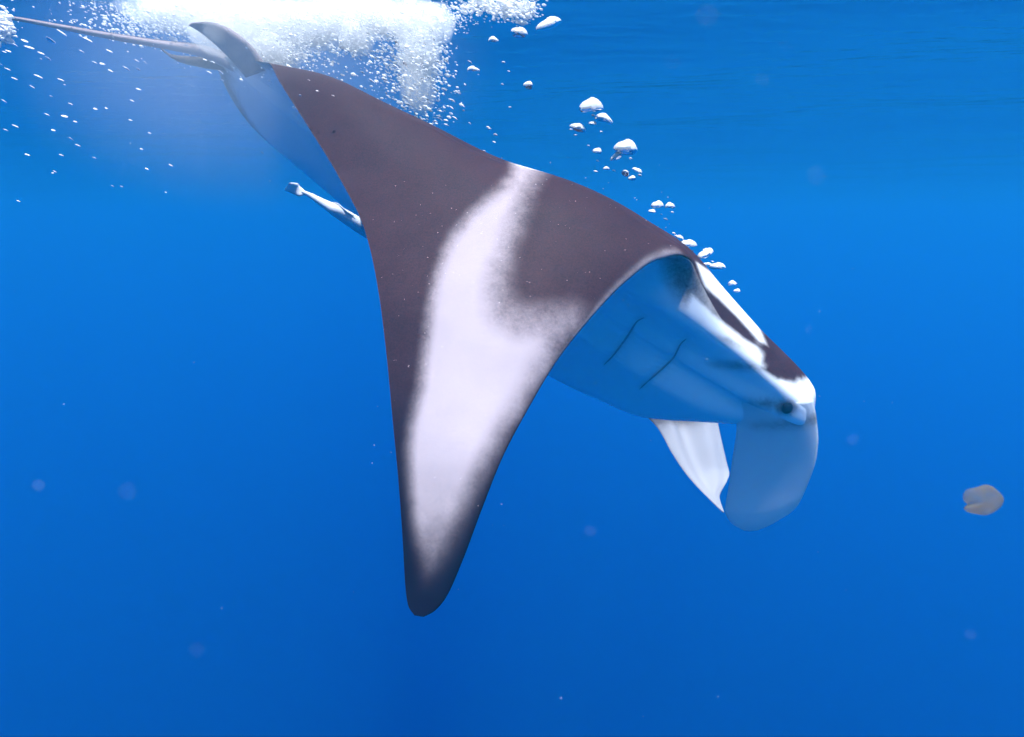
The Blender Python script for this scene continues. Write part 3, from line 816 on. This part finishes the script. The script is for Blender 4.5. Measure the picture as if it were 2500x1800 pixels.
m_veil, nt, out = mat('glare_veil')  # thin haze added to brighten the parts round the tail
tc = node(nt, 'ShaderNodeTexCoord')
ln = node(nt, 'ShaderNodeVectorMath', operation='LENGTH'); link(nt, tc.outputs['Object'], ln.inputs[0])
mr = node(nt, 'ShaderNodeMapRange', interpolation_type='SMOOTHSTEP'); link(nt, ln.outputs['Value'], mr.inputs[0])
mr.inputs['From Min'].default_value = 0.05; mr.inputs['From Max'].default_value = 1.0; mr.inputs['To Min'].default_value = 0.36; mr.inputs['To Max'].default_value = 0.0
vsm = node(nt, 'ShaderNodeVolumeScatter', Anisotropy=0.2); vsm.inputs['Color'].default_value = (1, 1, 1, 1)
link(nt, mr.outputs[0], vsm.inputs['Density'])
link(nt, vsm.outputs[0], out.inputs['Volume'])
bm = bmesh.new(); bmesh.ops.create_icosphere(bm, subdivisions=4, radius=1.0)
me = bpy.data.meshes.new('glare_veil'); bm.to_mesh(me); bm.free(); me.materials.append(m_veil)
veil = bpy.data.objects.new('glare_veil', me); col.objects.link(veil)          # thins out to nothing at its rim
veil.location = at(600, 150, 3.5); veil.scale = (660 / F * 3.5, 0.85, 400 / F * 3.5)
tag(veil, 'thin pale veil of fine bubbles added as glare round the tail', 'foam', kind='stuff')

# ------------------------------------------------------------ specks adrift in the water
m_spk, nt, out = mat('speck')
df = node(nt, 'ShaderNodeBsdfDiffuse'); df.inputs[0].default_value = (0.34, 0.40, 0.46, 1); link(nt, df.outputs[0], out.inputs['Surface'])


def speck_mesh(seed):
    r = random.Random(seed)
    bm = bmesh.new(); bmesh.ops.create_icosphere(bm, subdivisions=2, radius=1.0)
    for q in bm.verts: q.co *= 1 + r.uniform(-0.25, 0.2)
    me = bpy.data.meshes.new('plankton_speck'); bm.to_mesh(me); bm.free()
    me.polygons.foreach_set('use_smooth', [True] * len(me.polygons)); me.materials.append(m_spk)
    return me


spk = [speck_mesh(k) for k in range(3)]
MOTES = [(1991, 430, 0.16, 0.00062, 1, 'faint lilac speck out of focus high in the open water, ahead of the manta'), (1861, 195, 0.22, 0.00060, 1, 'pinkish blurred speck below the rippled surface'), (1727, 40, 0.13, 0.00050, 2.2, 'tall faint blurred speck at the top edge of the picture'),
         (94, 1186, 0.24, 0.00085, 1, 'pale blurred speck low in the open water, farthest to the left'), (312, 1200, 0.17, 0.00055, 1, 'faint bluish blurred speck low on the left, second from the edge'), (1441, 1298, 0.25, 0.00065, 1, 'small blurred speck below the rounded cephalic fin'),
         (2083, 1075, 0.25, 0.00060, 1, 'pinkish blurred speck level with the cephalic fins'), (480, 1587, 0.2, 0.00050, 1, 'dim blurred speck near the bottom, left of the wing tip'), (2370, 1549, 0.26, 0.00050, 1, 'dim blurred speck in the lower corner below the jelly'),
         (1974, 805, 0.35, 0.00070, 1, 'little lilac speck just ahead of the snout'), (1640, 150, 0.2, 0.0005, 1, 'dim blurred speck under the surface above the trail of bubbles'), (1917, 110, 0.24, 0.0005, 1, 'dim blurred speck near the top between trail and corner')]
for px, py, Y, r, st, lab in MOTES:
    r *= 0.48
    o = bpy.data.objects.new('plankton_speck', rng.choice(spk)); o.location = at(px, py, Y); o.scale = (r, r, r * st); col.objects.link(o)
    tag(o, lab, 'plankton', 'blurred specks adrift close by')
SV, SF, off = [], [], 0
for k in range(190):
    zone = (0, 1, 0, 1, 0, 2)[k % 6]
    if zone == 0: px, py, Y = nrng.uniform(950, 1650), nrng.uniform(380, 760), nrng.uniform(2.2, 2.5)
    elif zone == 1: px, py, Y = nrng.uniform(900, 1250), nrng.uniform(500, 1300), nrng.uniform(1.7, 2.0)
    else: px, py, Y = nrng.uniform(0, 2500), nrng.uniform(300, 1800), nrng.uniform(0.8, 2.4)
    r = nrng.uniform(0.3, 1.2) * 0.85 * Y / F
    SV.append(ico_v * r * np.array([1.4, 1, 0.8]) + np.array(at(px, py, Y))); SF.append(ico_f + off); off += len(ico_v)
m_snow, nt, out = mat('marine_snow')
df = node(nt, 'ShaderNodeBsdfDiffuse'); df.inputs[0].default_value = (0.75, 0.72, 0.72, 1); link(nt, df.outputs[0], out.inputs['Surface'])
tag(mesh_obj('marine_snow', np.concatenate(SV).tolist(), np.concatenate(SF).tolist(), m_snow), 'fine white particles adrift in front of the manta', 'plankton', kind='stuff')
